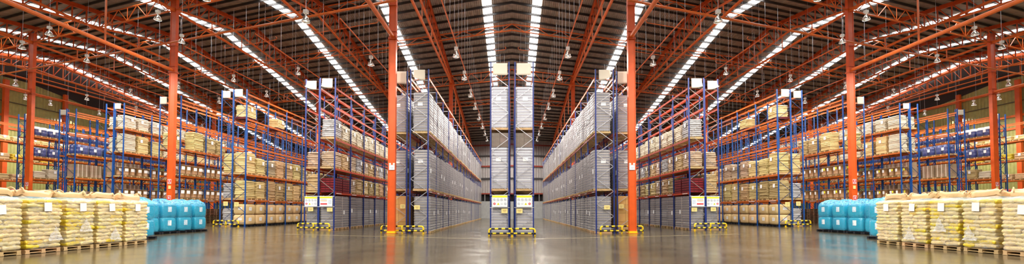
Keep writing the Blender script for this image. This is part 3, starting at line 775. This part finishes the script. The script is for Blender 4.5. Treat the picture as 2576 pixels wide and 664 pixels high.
for s in (-1, 1):
    for bay in range(3):
        for slot in (0, 1):
            for li in (0, 1, 2): load(s, 'A', 0, li, bay, slot, 'canw')
    # brown wrapped cartons standing on the cans of the central rack
    for slot in (0, 1):
        X, y, z = spot(s, 'A', 0, 1, 0, slot)
        t = thing('carton_layer', f"brown wrapped cartons on top of the cans, {'front' if slot == 0 else 'second'}, {SIDE[s]} half of central rack", 'cartons', s, X, y, z + 2.60, 0, 'cartons on the central cans')
        for i in range(2):
            for j in range(3):
                for l in range(3): obj('carton', CARTD, t, ((i - .5) * .5, (j - 1) * .37, l * .285))
    for bay in range(16):
        for slot in (0, 1):
            for li in (0, 1, 2): load(s, 'B', 0, li, bay, slot, ('cantall' if (bay + slot) % 3 else 'canmore') if li else 'can')
    for bay in range(2):
        for slot in (0, 1):
            load(s, 'B', 1, 0, bay, slot, 'amber' if bay == 0 else 'can'); load(s, 'B', 1, 1, bay, slot, 'canmore'); load(s, 'B', 1, 2, bay, slot, 'cantall')
    for bay in range(5):
        for slot in (0, 1):
            load(s, 'C', 0, 0, bay, slot, 'can')
            load(s, 'C', 0, 1, bay, slot, 'crates' if (bay, slot) in ((0, 0), (0, 1)) else (R.choice(['kraft', 'tan', 'cream']), R.choice([.95, 1.05])))
            load(s, 'C', 0, 2, bay, slot, (('kraft', 'tan', 'kraft', 'grey')[(bay * 2 + slot) % 4], 1.02 if bay < 2 else .95))
            load(s, 'C', 0, 3, bay, slot, ('white' if (bay + slot) else 'grey', (1.2, 1.05, 1.1)[(bay + slot) % 3]))
    for bay in range(2):
        for slot in (0, 1):
            load(s, 'C', 1, 0, bay, slot, 'can')
            load(s, 'C', 1, 1, bay, slot, ('tan' if slot == 0 else 'white', 1.1)); load(s, 'C', 1, 2, bay, slot, ('kraft' if bay == 0 else 'tan', 1.0))
    for bay in range(5):
        for slot in (0, 1):
            load(s, 'D', 0, 0, bay, slot, 'bulk')
            load(s, 'D', 0, 1, bay, slot, (R.choice(['cream', 'tan']), R.choice([1.35, 1.45, 1.3])))
            load(s, 'D', 0, 2, bay, slot, ('cream' if bay < 1 else R.choice(['tan', 'cream', 'kraft']), 1.5 if (bay, slot) == (0, 0) else R.choice([1.2, 1.35, 1.05])))
    load(s, 'D', 0, 4, 0, 0, ('cream', .9)); load(s, 'D', 0, 4, 1, 1, ('cream', .75))
    for bay in range(2):
        load(s, 'D', 1, 0, bay, 0, ('grey', 1.2)); load(s, 'D', 1, 1, bay, 0, ('grey', 1.1)); load(s, 'D', 1, 2, bay, 0, ('cream', 1.45))
    for bay in range(3):
        for slot in (0, 1):
            load(s, 'E', 0, 1, bay, slot, 'drum'); load(s, 'E', 0, 2, bay, slot, 'drum')
            load(s, 'E', 0, 0, bay, slot, 'pallets' if bay == 1 else ('grey', .9))
    load(s, 'E', 0, 3, 0, 1, ('cream', 1.45)); load(s, 'E', 0, 3, 1, 0, ('tan', 1.2)); load(s, 'E', 0, 3, 1, 1, ('tan', 1.2)); load(s, 'E', 1, 3, 0, 0, ('cream', 1.2))
    for bay in range(6):
        for slot in (0, 1):
            load(s, 'F', 0, 4, bay, slot, ('white', 1.05))
            load(s, 'F', 0, 3, bay, slot, ('cream' if (bay + slot) % 2 else 'white', 1.5 if bay < 1 else 1.25))
            if bay < 3: load(s, 'F', 0, 2, bay, slot, 'drum'); load(s, 'F', 0, 1, bay, slot, 'drum')
    for li, kk in ((4, ('white', .95)), (3, ('white', 1.2)), (2, 'carton'), (1, 'carton')): load(s, 'F', 1, li, 0, 0, kk); load(s, 'F', 1, li, 0, 1, kk)
    for bay in range(5):
        for slot in (0, 1):
            load(s, 'G', 0, 3, bay, slot, 'bluedrum')
            if bay or slot: load(s, 'G', 0, 2, bay, slot, 'bluedrum' if bay > 2 else 'carton')
            else: load(s, 'G', 0, 2, bay, slot, 'carton')
            load(s, 'G', 0, 1, bay, slot, 'cartonlow')
            load(s, 'H', 0, 4, bay, slot, 'bluedrum'); load(s, 'H', 0, 3, bay, slot, 'bluedrum')
            load(s, 'H', 0, 2, bay, slot, (R.choice(['tan', 'white']), .62 if (bay + slot) % 2 == 0 else .9)); load(s, 'H', 0, 1, bay, slot, (R.choice(['tan', 'kraft']), .72))
    for bay in range(3):
        for slot in (0, 1):
            load(s, 'I', 0, 4, bay, slot, ('cream', .4)); load(s, 'I', 0, 3, bay, slot, ('yellowsack' if slot else 'tan', .6))
            load(s, 'I', 0, 2, bay, slot, ('tan', .55)); load(s, 'I', 0, 1, bay, slot, ('pink', .85))

# ------------------------------------------------------------------ end signs of racks
def board_mesh(w, h, curl, s):
    n = 8; m = 6; vs = []; 
    for lay in (0, 1):
        for j in range(m + 1):
            for i in range(n + 1):
                x = (i / n - .5) * w; z = (j / m) * h
                yy = -curl * ((i / n) ** 2) * (1 - j / m) ** 2 * 2 + .006 * lay
                lift = curl * .9 * (i / n) ** 3 * (1 - j / m) ** 3
                vs.append((x * s, yy, z + lift))
    k = n + 1; off = k * (m + 1); fs = []
    for j in range(m):
        for i in range(n):
            a = j * k + i
            fs += [(a, a + 1, a + k + 1, a + k), (off + a + 1, off + a, off + a + k, off + a + k + 1)]
    for i in range(n): fs += [(i + 1, i, off + i, off + i + 1), (m * k + i, m * k + i + 1, off + m * k + i + 1, off + m * k + i)]
    for j in range(m): fs += [(j * k, j * k + k, off + j * k + k, off + j * k), (j * k + n + k, j * k + n, off + j * k + n, off + j * k + n + k)]
    return MB().add(vs, fs).mesh('sign_board', 'board', True)
def topsign(s, k, run, dx, w, h, zb, curl):
    X, d, ww = rack_pos(k, run)
    tag(obj('row_sign', board_mesh(w, h, curl, s), None, W(s, X + dx, d - .06, zb), (0, 0, 0)),
        f'blank cream row board at the top of the {rname(k, s, run)}', 'sign', 'blank row boards')
for s in (-1, 1):
    topsign(s, 'A', 0, -.02, .86, .72, HT - .82, .0)
    topsign(s, 'B', 0, 0, .72, .66, HT - .72, .16); topsign(s, 'B', 1, -.1, .8, .8, HT - .85, .05)
    topsign(s, 'C', 0, .0, .70, .66, HT - .72, .08); topsign(s, 'C', 1, .05, .66, .62, HT - .75, .16)
    topsign(s, 'D', 0, .05, .58, .6, HT - .62, .0); topsign(s, 'D', 1, .05, .58, .55, HT - .62, .0)
    topsign(s, 'E', 1, .1, .55, .6, HT - .65, 0); topsign(s, 'F', 0, .05, .52, .5, HT - .55, 0); topsign(s, 'G', 1, 0, .52, .5, HT - .55, 0); topsign(s, 'H', 0, 0, .52, .5, HT - .55, 0)

def safety_sign(s, k, run, w, h, zb, style):
    X, d, ww = rack_pos(k, run)
    t = thing('safety_sign', f"white safety board with yellow heading{' and symbols' if style == 0 else ', red bar and rack drawing'} on the {rname(k, s, run)}", 'sign', s, X, d - .05, zb, 0, 'rack safety boards')
    obj('board', MB().box((0, 0, h / 2), (w, .012, h)).mesh('board', 'signwhite'), t)
    obj('yellow_heading', MB().box((0, -.009, h * .90), (w * .97, .006, h * .16)).mesh('yellow_heading', 'acid'), t)
    def ring(cx, cz, r, m, nm):
        b = MB(); n = 20
        pts = [(cx + r * math.cos(2 * PI * i / n), -.008, cz + r * math.sin(2 * PI * i / n)) for i in range(n + 1)]
        b.path(pts, r * .13, 5); b.bar((cx - r * .7, -.008, cz + r * .7), (cx + r * .7, -.008, cz - r * .7), r * .1, 5); b.box((cx, -.008, cz), (r * .5, .006, r * 1.0))
        obj(nm, b.mesh(nm, m), t)
    if style == 0:
        for i in range(4): ring(-s * w * (-.36 + .24 * i), h * .62, h * .10, 'signgrey', 'prohibition_symbol')
        ring(-s * w * .36, h * .27, h * .10, 'signgrey', 'prohibition_symbol')
        n = 18; cx = s * w * .35; r = h * .105
        b = MB().add([(cx + r * math.cos(2 * PI * i / n), -.009, h * .27 + r * math.sin(2 * PI * i / n)) for i in range(n)], [tuple(range(n))])
        b.box((cx, -.011, h * .27), (r * .35, .003, r * 1.2), 1)
        obj('red_disc', b.mesh('red_disc', ['red', 'signwhite']), t)
        cx = s * w * .1
        b = MB().add([(cx - h * .12, -.009, h * .17), (cx + h * .12, -.009, h * .17), (cx, -.009, h * .38)], [(0, 1, 2)]); b.box((cx, -.011, h * .25), (h * .02, .003, h * .10), 1)
        obj('warning_triangle', b.mesh('warning_triangle', ['acid', 'jet']), t)
        b = MB()
        for j in range(2): b.box((-s * w * .13, -.008, h * (.32 - .1 * j)), (w * .15, .005, h * .025))
        obj('text_line', b.mesh('text_line', 'signgrey'), t)
    else:
        cx = s * w * .17
        obj('orange_bar', MB().box((cx, -.008, h * .58), (w * .5, .005, h * .05)).mesh('orange_bar', 'orangeband'), t)
        b = MB()
        for j in range(5): b.box((cx, -.008, h * (.74 - .035 * j) if j < 3 else h * (.5 - .06 * (j - 3))), (w * (.5 - .04 * (j % 2)), .004, h * .012))
        obj('text_line', b.mesh('text_line', 'signgrey'), t)
        obj('red_bar', MB().box((cx, -.008, h * .24), (w * .52, .005, h * .13)).mesh('red_bar', 'red'), t)
        b = MB(); cx = -s * w * .32
        for dx in (-.09, 0, .09):
            b.box((cx + dx * w, -.008, h * .42), (w * .014, .005, h * .46))
        for dz in (.28, .42, .56): b.bar((cx - .09 * w, -.008, h * dz), (cx + .09 * w, -.008, h * (dz + .05)), .008, 4)
        obj('rack_drawing', b.mesh('rack_drawing', 'signblue'), t)
    b = MB()
    for zz in (-.04, h + .02): b.bar((-ww / 2, .02, zz), (ww / 2, .02, zz), .012, 5)
    obj('mounting_bar', b.mesh('mounting_bar', 'zinc'), t)
def card(s, k, run, dx, z, w=.36, h=.26):
    X, d, ww = rack_pos(k, run)
    t = thing('yellow_card', f'small yellow card fixed to the end frame of the {rname(k, s, run)}', 'card', s, X + dx, d - .04, z, 0, 'yellow rack cards')
    obj('card_sheet', MB().box((0, 0, h / 2), (w, .012, h)).mesh('card_sheet', 'card'), t)
    b = MB()
    for j in range(3): b.box((0, -.008, h * (.7 - .2 * j)), (w * (.7 - .15 * j), .004, h * .05))
    obj('text_line', b.mesh('text_line', 'drum'), t)
for s in (-1, 1):
    safety_sign(s, 'A', 0, .9, .68, 1.72, 0); card(s, 'A', 0, -.28, 1.36)
    safety_sign(s, 'C', 0, .86, .66, 1.62, 1); safety_sign(s, 'C', 1, .86, .66, 1.60, 0)
    card(s, 'C', 0, -.25, 1.27); card(s, 'C', 1, .02, 1.27)
    card(s, 'B', 0, .1, 1.5); card(s, 'B', 1, -.32, 1.55, .3)
    card(s, 'D', 1, .0, 1.56, .34, .32); card(s, 'D', 0, .1, 1.52, .34, .32)

# ------------------------------------------------------------------ yellow and black guards
def guard(name_label, x0, y0, rz, L, z0, mid):
    t = tag(obj('rack_guard', None, None, (x0, y0, z0), (0, 0, rz)), name_label, 'guard rail', 'yellow and black rack guards')
    r = .052; h = .46; rb = .13
    pts = []
    arc = lambda cx, a0, a1: [(cx + rb * math.cos(a), 0, h - rb + rb * math.sin(a)) for a in [a0 + (a1 - a0) * i / 5 for i in range(6)]]
    pts = [(-L / 2, 0, .0), (-L / 2, 0, .12), (-L / 2, 0, .24)] + arc(-L / 2 + rb, PI, PI / 2)
    n = max(4, round((L - 2 * rb) / .2)); xs = [-L / 2 + rb + (L - 2 * rb) * i / n for i in range(1, n)]
    pts += [(x, 0, h) for x in xs] + arc(L / 2 - rb, PI / 2, 0) + [(L / 2, 0, .24), (L / 2, 0, .12), (L / 2, 0, 0)]
    def mis(i):
        x = (pts[i][0] + pts[i + 1][0]) / 2
        if i < 2 or i > len(pts) - 4: return (i == 1 or i == len(pts) - 3) * 1
        return 0 if abs(x) > L / 2 - rb - .02 else int((x + L / 2) / .2) % 2
    obj('hoop', MB().path(pts, r, 10, mis).mesh('hoop', ['yellow', 'jet'], True), t)
    m = max(6, round(L / .2)); pp = [(-L / 2 + L * i / m, 0, .19) for i in range(m + 1)]
    obj('lower_rail', MB().path(pp, r * .95, 10, lambda i: (i + 1) % 2).mesh('lower_rail', ['yellow', 'jet'], True), t)
    for x in mid:
        pz = [(x, 0, 0), (x, 0, .12), (x, 0, .24), (x, 0, .36), (x, 0, h)]
        obj('post', MB().path(pz, r, 10, lambda i: i == 1).mesh('post', ['yellow', 'jet'], True), t)
    for x in [-L / 2, L / 2] + list(mid): obj('foot_plate', MB().box((x, 0, .006), (.17, .17, .012)).mesh('foot_plate', 'yellow'), t)
guard('yellow and black tubular guard in front of the central rack', 0, 23.1, 0, 2.66, .0, (0,))
for s in (-1, 1):
    for k, xa, xb, y, mid, nm in (('B', 5.38, 8.18, 24.35, 0, 'first'), ('C', 12.1, 14.5, 26.45, 0, 'second'), ('D', 20.15, 22.35, 29.35, 0, 'third')):
        Xc = (xa + xb) / 2; L = (xb - xa)
        guard(f'yellow and black tubular guard at the end of the {nm} {SIDE[s]} rack', s * Xc, y + SH * .6, s * math.atan(.20), L, TILT * Xc - .012, (mid,))

# ------------------------------------------------------------------ loads standing on the floor in front
def near_sack(seed, hx, hy, h):
    """a filled woven sack: a pillow with pinched edges and a few slack folds"""
    rr = random.Random(seed); n = 14; vs = []; p = [(rr.uniform(0, 6), rr.uniform(3, 9), rr.uniform(3, 9)) for _ in range(4)]
    g = [math.sin(PI / 2 * (2 * i / n - 1)) for i in range(n + 1)]
    for sgn in (1, -1):
        for u in g:
            for v in g:
                th = (max(0, 1 - abs(u) ** 7) * max(0, 1 - abs(v) ** 7)) ** .36
                w = sum(math.sin(a + bx * u + by * v) for a, bx, by in p) * .07
                ex = 1 + .03 * math.sin(p[0][0] + 4 * v); ey = 1 + .03 * math.sin(p[1][0] + 4 * u)
                vs.append((hx * u * ex, hy * v * ey, h / 2 + sgn * h / 2 * th * (1 + w) + .012 * math.sin(p[2][0] + 3 * u + 2 * v)))
    k = n + 1; o = k * k; fs = []
    for i in range(n):
        for j in range(n):
            a = i * k + j; fs += [(a, a + k, a + k + 1, a + 1), (o + a, o + a + 1, o + a + k + 1, o + a + k)]
    me = MB().add(vs, fs).mesh('sack', 'nearsack', True)
    import bmesh
    bm = bmesh.new(); bm.from_mesh(me); bmesh.ops.remove_doubles(bm, verts=bm.verts, dist=.0015); bm.to_mesh(me); bm.free(); return me
SN = [near_sack(i, .198, .225, .150) for i in range(4)]; SW = [near_sack(9 + i, .298, .155, .150) for i in range(4)]
SNY = []; SWY = []
for src, dst in ((SN, SNY), (SW, SWY)):
    for me in src: q = me.copy(); q.materials[0] = M_['nearyellow']; dst.append(q)
def film_mesh(hx, hy, h, seed, m='filmclear'):
    rr = random.Random(seed); O = outline(hx, hy, 16, .08); rings = []
    ph = [rr.uniform(0, 6) for _ in range(6)]
    for j in range(29):
        z = h * j / 28; rg = []
        for i, (x, y, nx, ny, sd, t) in enumerate(O):
            o = .018 * math.sin(z * 46 + ph[0] + sd) + .012 * math.sin(i * 1.3 + z * 9 + ph[1]) + rr.uniform(-.006, .006)
            rg.append((x + nx * o, y + ny * o, z))
        rings.append(rg)
    for q, dz in ((.88, .03), (.5, .045)): rings.append([(x * q, y * q, h + dz + rr.uniform(-.01, .01)) for x, y, *_ in O])
    return MB().loft(rings).mesh('stretch_film', m, True)
SHEET = MB()
for i in range(5):
    a0, a1 = -.12 + .05 * i, -.12 + .05 * (i + 1)
SHEET = MB().box((0, 0, 0), (.008, .20, .27)).mesh('paper_sheet', 'paper')
TOPFOIL = MB().loft([[(x + .02 * math.sin(7 * y), y, z) for x, y, *_ in outline(hx, hy, 8, .1)] for hx, hy, z in ((.40, .36, 0), (.34, .3, .06), (.15, .12, .075))]).mesh('blue_foil', 'filmblue', True)
def torn(seed):
    rr = random.Random(seed); vs = []; n = 7
    pts = [(0, .0, .48)]
    for j in range(1, n + 1):
        for i in range(j + 1):
            t = i / j; w = .42 * j / n
            pts.append((.02 * math.sin(i * 2.1 + j) + rr.uniform(0, .02) + .03 * (j % 2), (t - .45) * w + rr.uniform(-.01, .01), .48 - .48 * j / n + rr.uniform(-.012, .012)))
    fs = []; idx = lambda j, i: j * (j + 1) // 2 + i
    for j in range(n):
        for i in range(j + 1):
            fs.append((idx(j, i), idx(j + 1, i), idx(j + 1, i + 1)))
            if i < j: fs.append((idx(j, i), idx(j + 1, i + 1), idx(j, i + 1)))
    k = len(pts); back = [(x + .006, y, z) for x, y, z in pts]
    return MB().add(pts + back, fs + [tuple(k + v for v in reversed(f)) for f in fs]).mesh('torn_film', 'filmtorn', True)
near = [(11.33, .5, 0), (12.35, .5, 1), (13.36, .5, 2), (14.37, .5, 3), (15.38, .5, 4)]
for s in (-1, 1):
    for i, (yc, hy, k) in enumerate(near):
        Xc = 15.05
        nm = ('nearest the frame edge', 'second along from the frame edge', 'in the middle of the row', 'second from the blue bags', 'next to the blue bags')[i]
        t = thing('sack_pallet', f"film wrapped pallet of pale sacks, {nm}, {SIDE[s]} front row", 'pallet load', s, Xc, yc, 0, R.uniform(-.012, .012), 'pale sack pallets in front')
        obj('pallet', PALW, t)
        rr = random.Random(40 + i)
        for l in range(12):
            z = .142 + l * .1235
            if (l + i) % 2 == 0:
                lay = [((a - 1) * .36, (b_ - .5) * .43, 0) for a in range(3) for b_ in range(2)]
            else:
                lay = [((a - .5) * .54, (b_ - 1) * .288, 1) for a in range(2) for b_ in range(3)]
            for (x, y, kind) in lay:
                yel = rr.random() < (.06, .2, .36, .16, .06)[i]
                src = (SNY if yel else SN) if kind == 0 else (SWY if yel else SW)
                obj('sack', src[rr.randint(0, 3)], t, (x + rr.uniform(-.018, .018), y + rr.uniform(-.02, .02), z), (rr.uniform(-.045, .045), rr.uniform(-.04, .04), rr.uniform(-.06, .06)))
        obj('stretch_film', film_mesh(.575, .435, 1.51, i), t, (0, 0, .145))
        obj('paper_sheet', SHEET, t, (-s * .60, rr.uniform(-.05, .1) + (-.12 if i == 0 else 0), 1.42 if i else 1.33), (rr.uniform(-.08, .08), 0, 0))
        if i < 4: obj('blue_foil', TOPFOIL, t, (.1 * s, .1, 1.67))
        if i in (1, 2, 3): obj('torn_film', torn(i), t, (-s * .60, .23 if i == 1 else .1, (.36, .36, .60, .26)[i]), (0, 0, PI if s > 0 else 0))
    # tan bulk bags behind them
    for i in range(6):
        yc = 11.2 + 1.08 * i; Xc = 16.42
        nm = f'{ORD[i + 1]} back'
        for l in range(2):
            t = thing('bulk_bag', f"{'slumped open topped' if l else 'lower'} tan bulk bag, {nm}, behind the {SIDE[s]} front sack row", 'bag', s, Xc, yc, l * .93, R.uniform(-.05, .05), 'tan bulk bags behind the sacks')
            obj('bag_body', MB().loft(superbag(.50, .50, .93 + (.06 if l and i % 2 else 0), .36, 36, 12, .022, i * 3 + l)).mesh('bag_body', 'tarp', True), t)
            if l:
                rr = random.Random(i); n = 44; rings = []
                for q, zz in ((1.0, .82), (1.01, .94), (.97, 1.02), (.9, .99), (.7, .93), (.3, .9)):
                    rg = []
                    for k in range(n):
                        a = 2 * PI * k / n; e = .4; cx = math.copysign(abs(math.cos(a)) ** e, math.cos(a)); cy = math.copysign(abs(math.sin(a)) ** e, math.sin(a))
                        w = 1 + .03 * math.sin(5 * a + i) + rr.uniform(-.02, .02)
                        rg.append((.5 * q * cx * w, .5 * q * cy * w, zz + .045 * math.sin(3 * a + i * 2) + .02 * math.sin(9 * a + i)))
                    rings.append(rg)
                obj('bag_mouth', MB().loft(rings, False).mesh('bag_mouth', 'tarp', True), t)
                for cx, cy in ((-1, -1), (1, -1), (-1, 1), (1, 1)):
                    a = rr.uniform(0, PI); hh = rr.uniform(.05, .12)
                    pts = [(cx * .4 + .13 * math.cos(a) * math.cos(PI * j / 8), cy * .4 + .13 * math.sin(a) * math.cos(PI * j / 8), .93 + (hh + .06) * math.sin(PI * j / 8)) for j in range(9)]
                    obj('lifting_loop', MB().path(pts, .02, 6).mesh('lifting_loop', 'tarp', True), t)
    # blue hooded bags on black pallets
    spots = [(16.75, 17.72, 'standing alone beside the sack row')] + [(18.95, 20.41 + 1.06 * i, f'{ORD[i + 1]} in the row of four') for i in range(4)]
    for i, (Xc, yc, nm) in enumerate(spots):
        rz = R.uniform(-.03, .03)
        t = thing('blue_bag_stack', f'blue film hooded stack of two cyan bags, {nm}, {SIDE[s]} side', 'bag stack', s, Xc, yc, 0, rz, 'blue hooded bag stacks')
        obj('pallet', PALB, t)
        for l in range(2):
            obj('bag', MB().loft(superbag(.5, .455, .76, .26, 32, 12, .014, i * 2 + l + 50)).mesh('bag', 'cyan', True), t, (0, 0, .125 + l * .735))
            obj('paper_label', LABEL, t, (-s * .506, -.02, .125 + l * .735 + .45))
            obj('paper_label', LABELW, t, (s * .1, -.462, .125 + l * .735 + .45))
        rr = random.Random(i + 70); O = outline(.515, .466, 10, .16); rings = []
        for zz, q in ((.14, .985), (.45, 1.01), (.8, 1.0), (.86, .985), (.92, 1.0), (1.25, 1.01), (1.5, 1.0), (1.58, .97)):
            rings.append([(x * q + rr.uniform(-.014, .014), y * q + rr.uniform(-.014, .014), zz + rr.uniform(-.012, .012)) for x, y, *_ in O])
        obj('film_hood', MB().loft(rings, False).mesh('film_hood', 'filmblue', True), t)
        O = outline(.5, .45, 12, .18); rings = []; ph = rr.uniform(0, 6)
        for zz, q in ((1.50, 1.0), (1.60, .985), (1.67, .86), (1.73, .72), (1.80, .52), (1.85, .36), (1.86, .2), (1.83, .08)):
            am = .012 if zz < 1.62 else .045
            rings.append([(x * q + rr.uniform(-am, am) - .12 * (1 - q) * math.cos(ph), y * q + rr.uniform(-am, am) + .12 * (1 - q) * math.sin(ph), zz + rr.uniform(-am, am) * .9) for x, y, *_ in O])
        obj('film_crown', MB().loft(rings).mesh('film_crown', 'filmcrown', False), t)

# ------------------------------------------------------------------ camera, world
cam = bpy.data.cameras.new('camera'); cam.sensor_fit = 'HORIZONTAL'; cam.sensor_width = 36; cam.lens = 36 * F / 2576
PITCH = math.radians(1.5); cam.shift_y = (529 - F * math.tan(PITCH) - 332) / 2576; cam.clip_end = 300
co = bpy.data.objects.new('camera', cam); C.objects.link(co); co.location = (0, 0, EYE); co.rotation_euler = (PI / 2 + PITCH, 0, 0)
sc = bpy.context.scene; sc.camera = co
w = bpy.data.worlds.new('world'); sc.world = w; w.use_nodes = True
bg = w.node_tree.nodes['Background']; bg.inputs[0].default_value = (1, .95, .88, 1); bg.inputs[1].default_value = .10
sc.view_settings.view_transform = 'Standard'; sc.view_settings.look = 'None'; sc.view_settings.gamma = 1; sc.view_settings.use_curve_mapping = False
sc.view_settings.exposure = .03
sc.cycles.use_denoising = True
sc.cycles.max_bounces = 6; sc.cycles.transparent_max_bounces = 16
sc.cycles.sample_clamp_indirect = 8
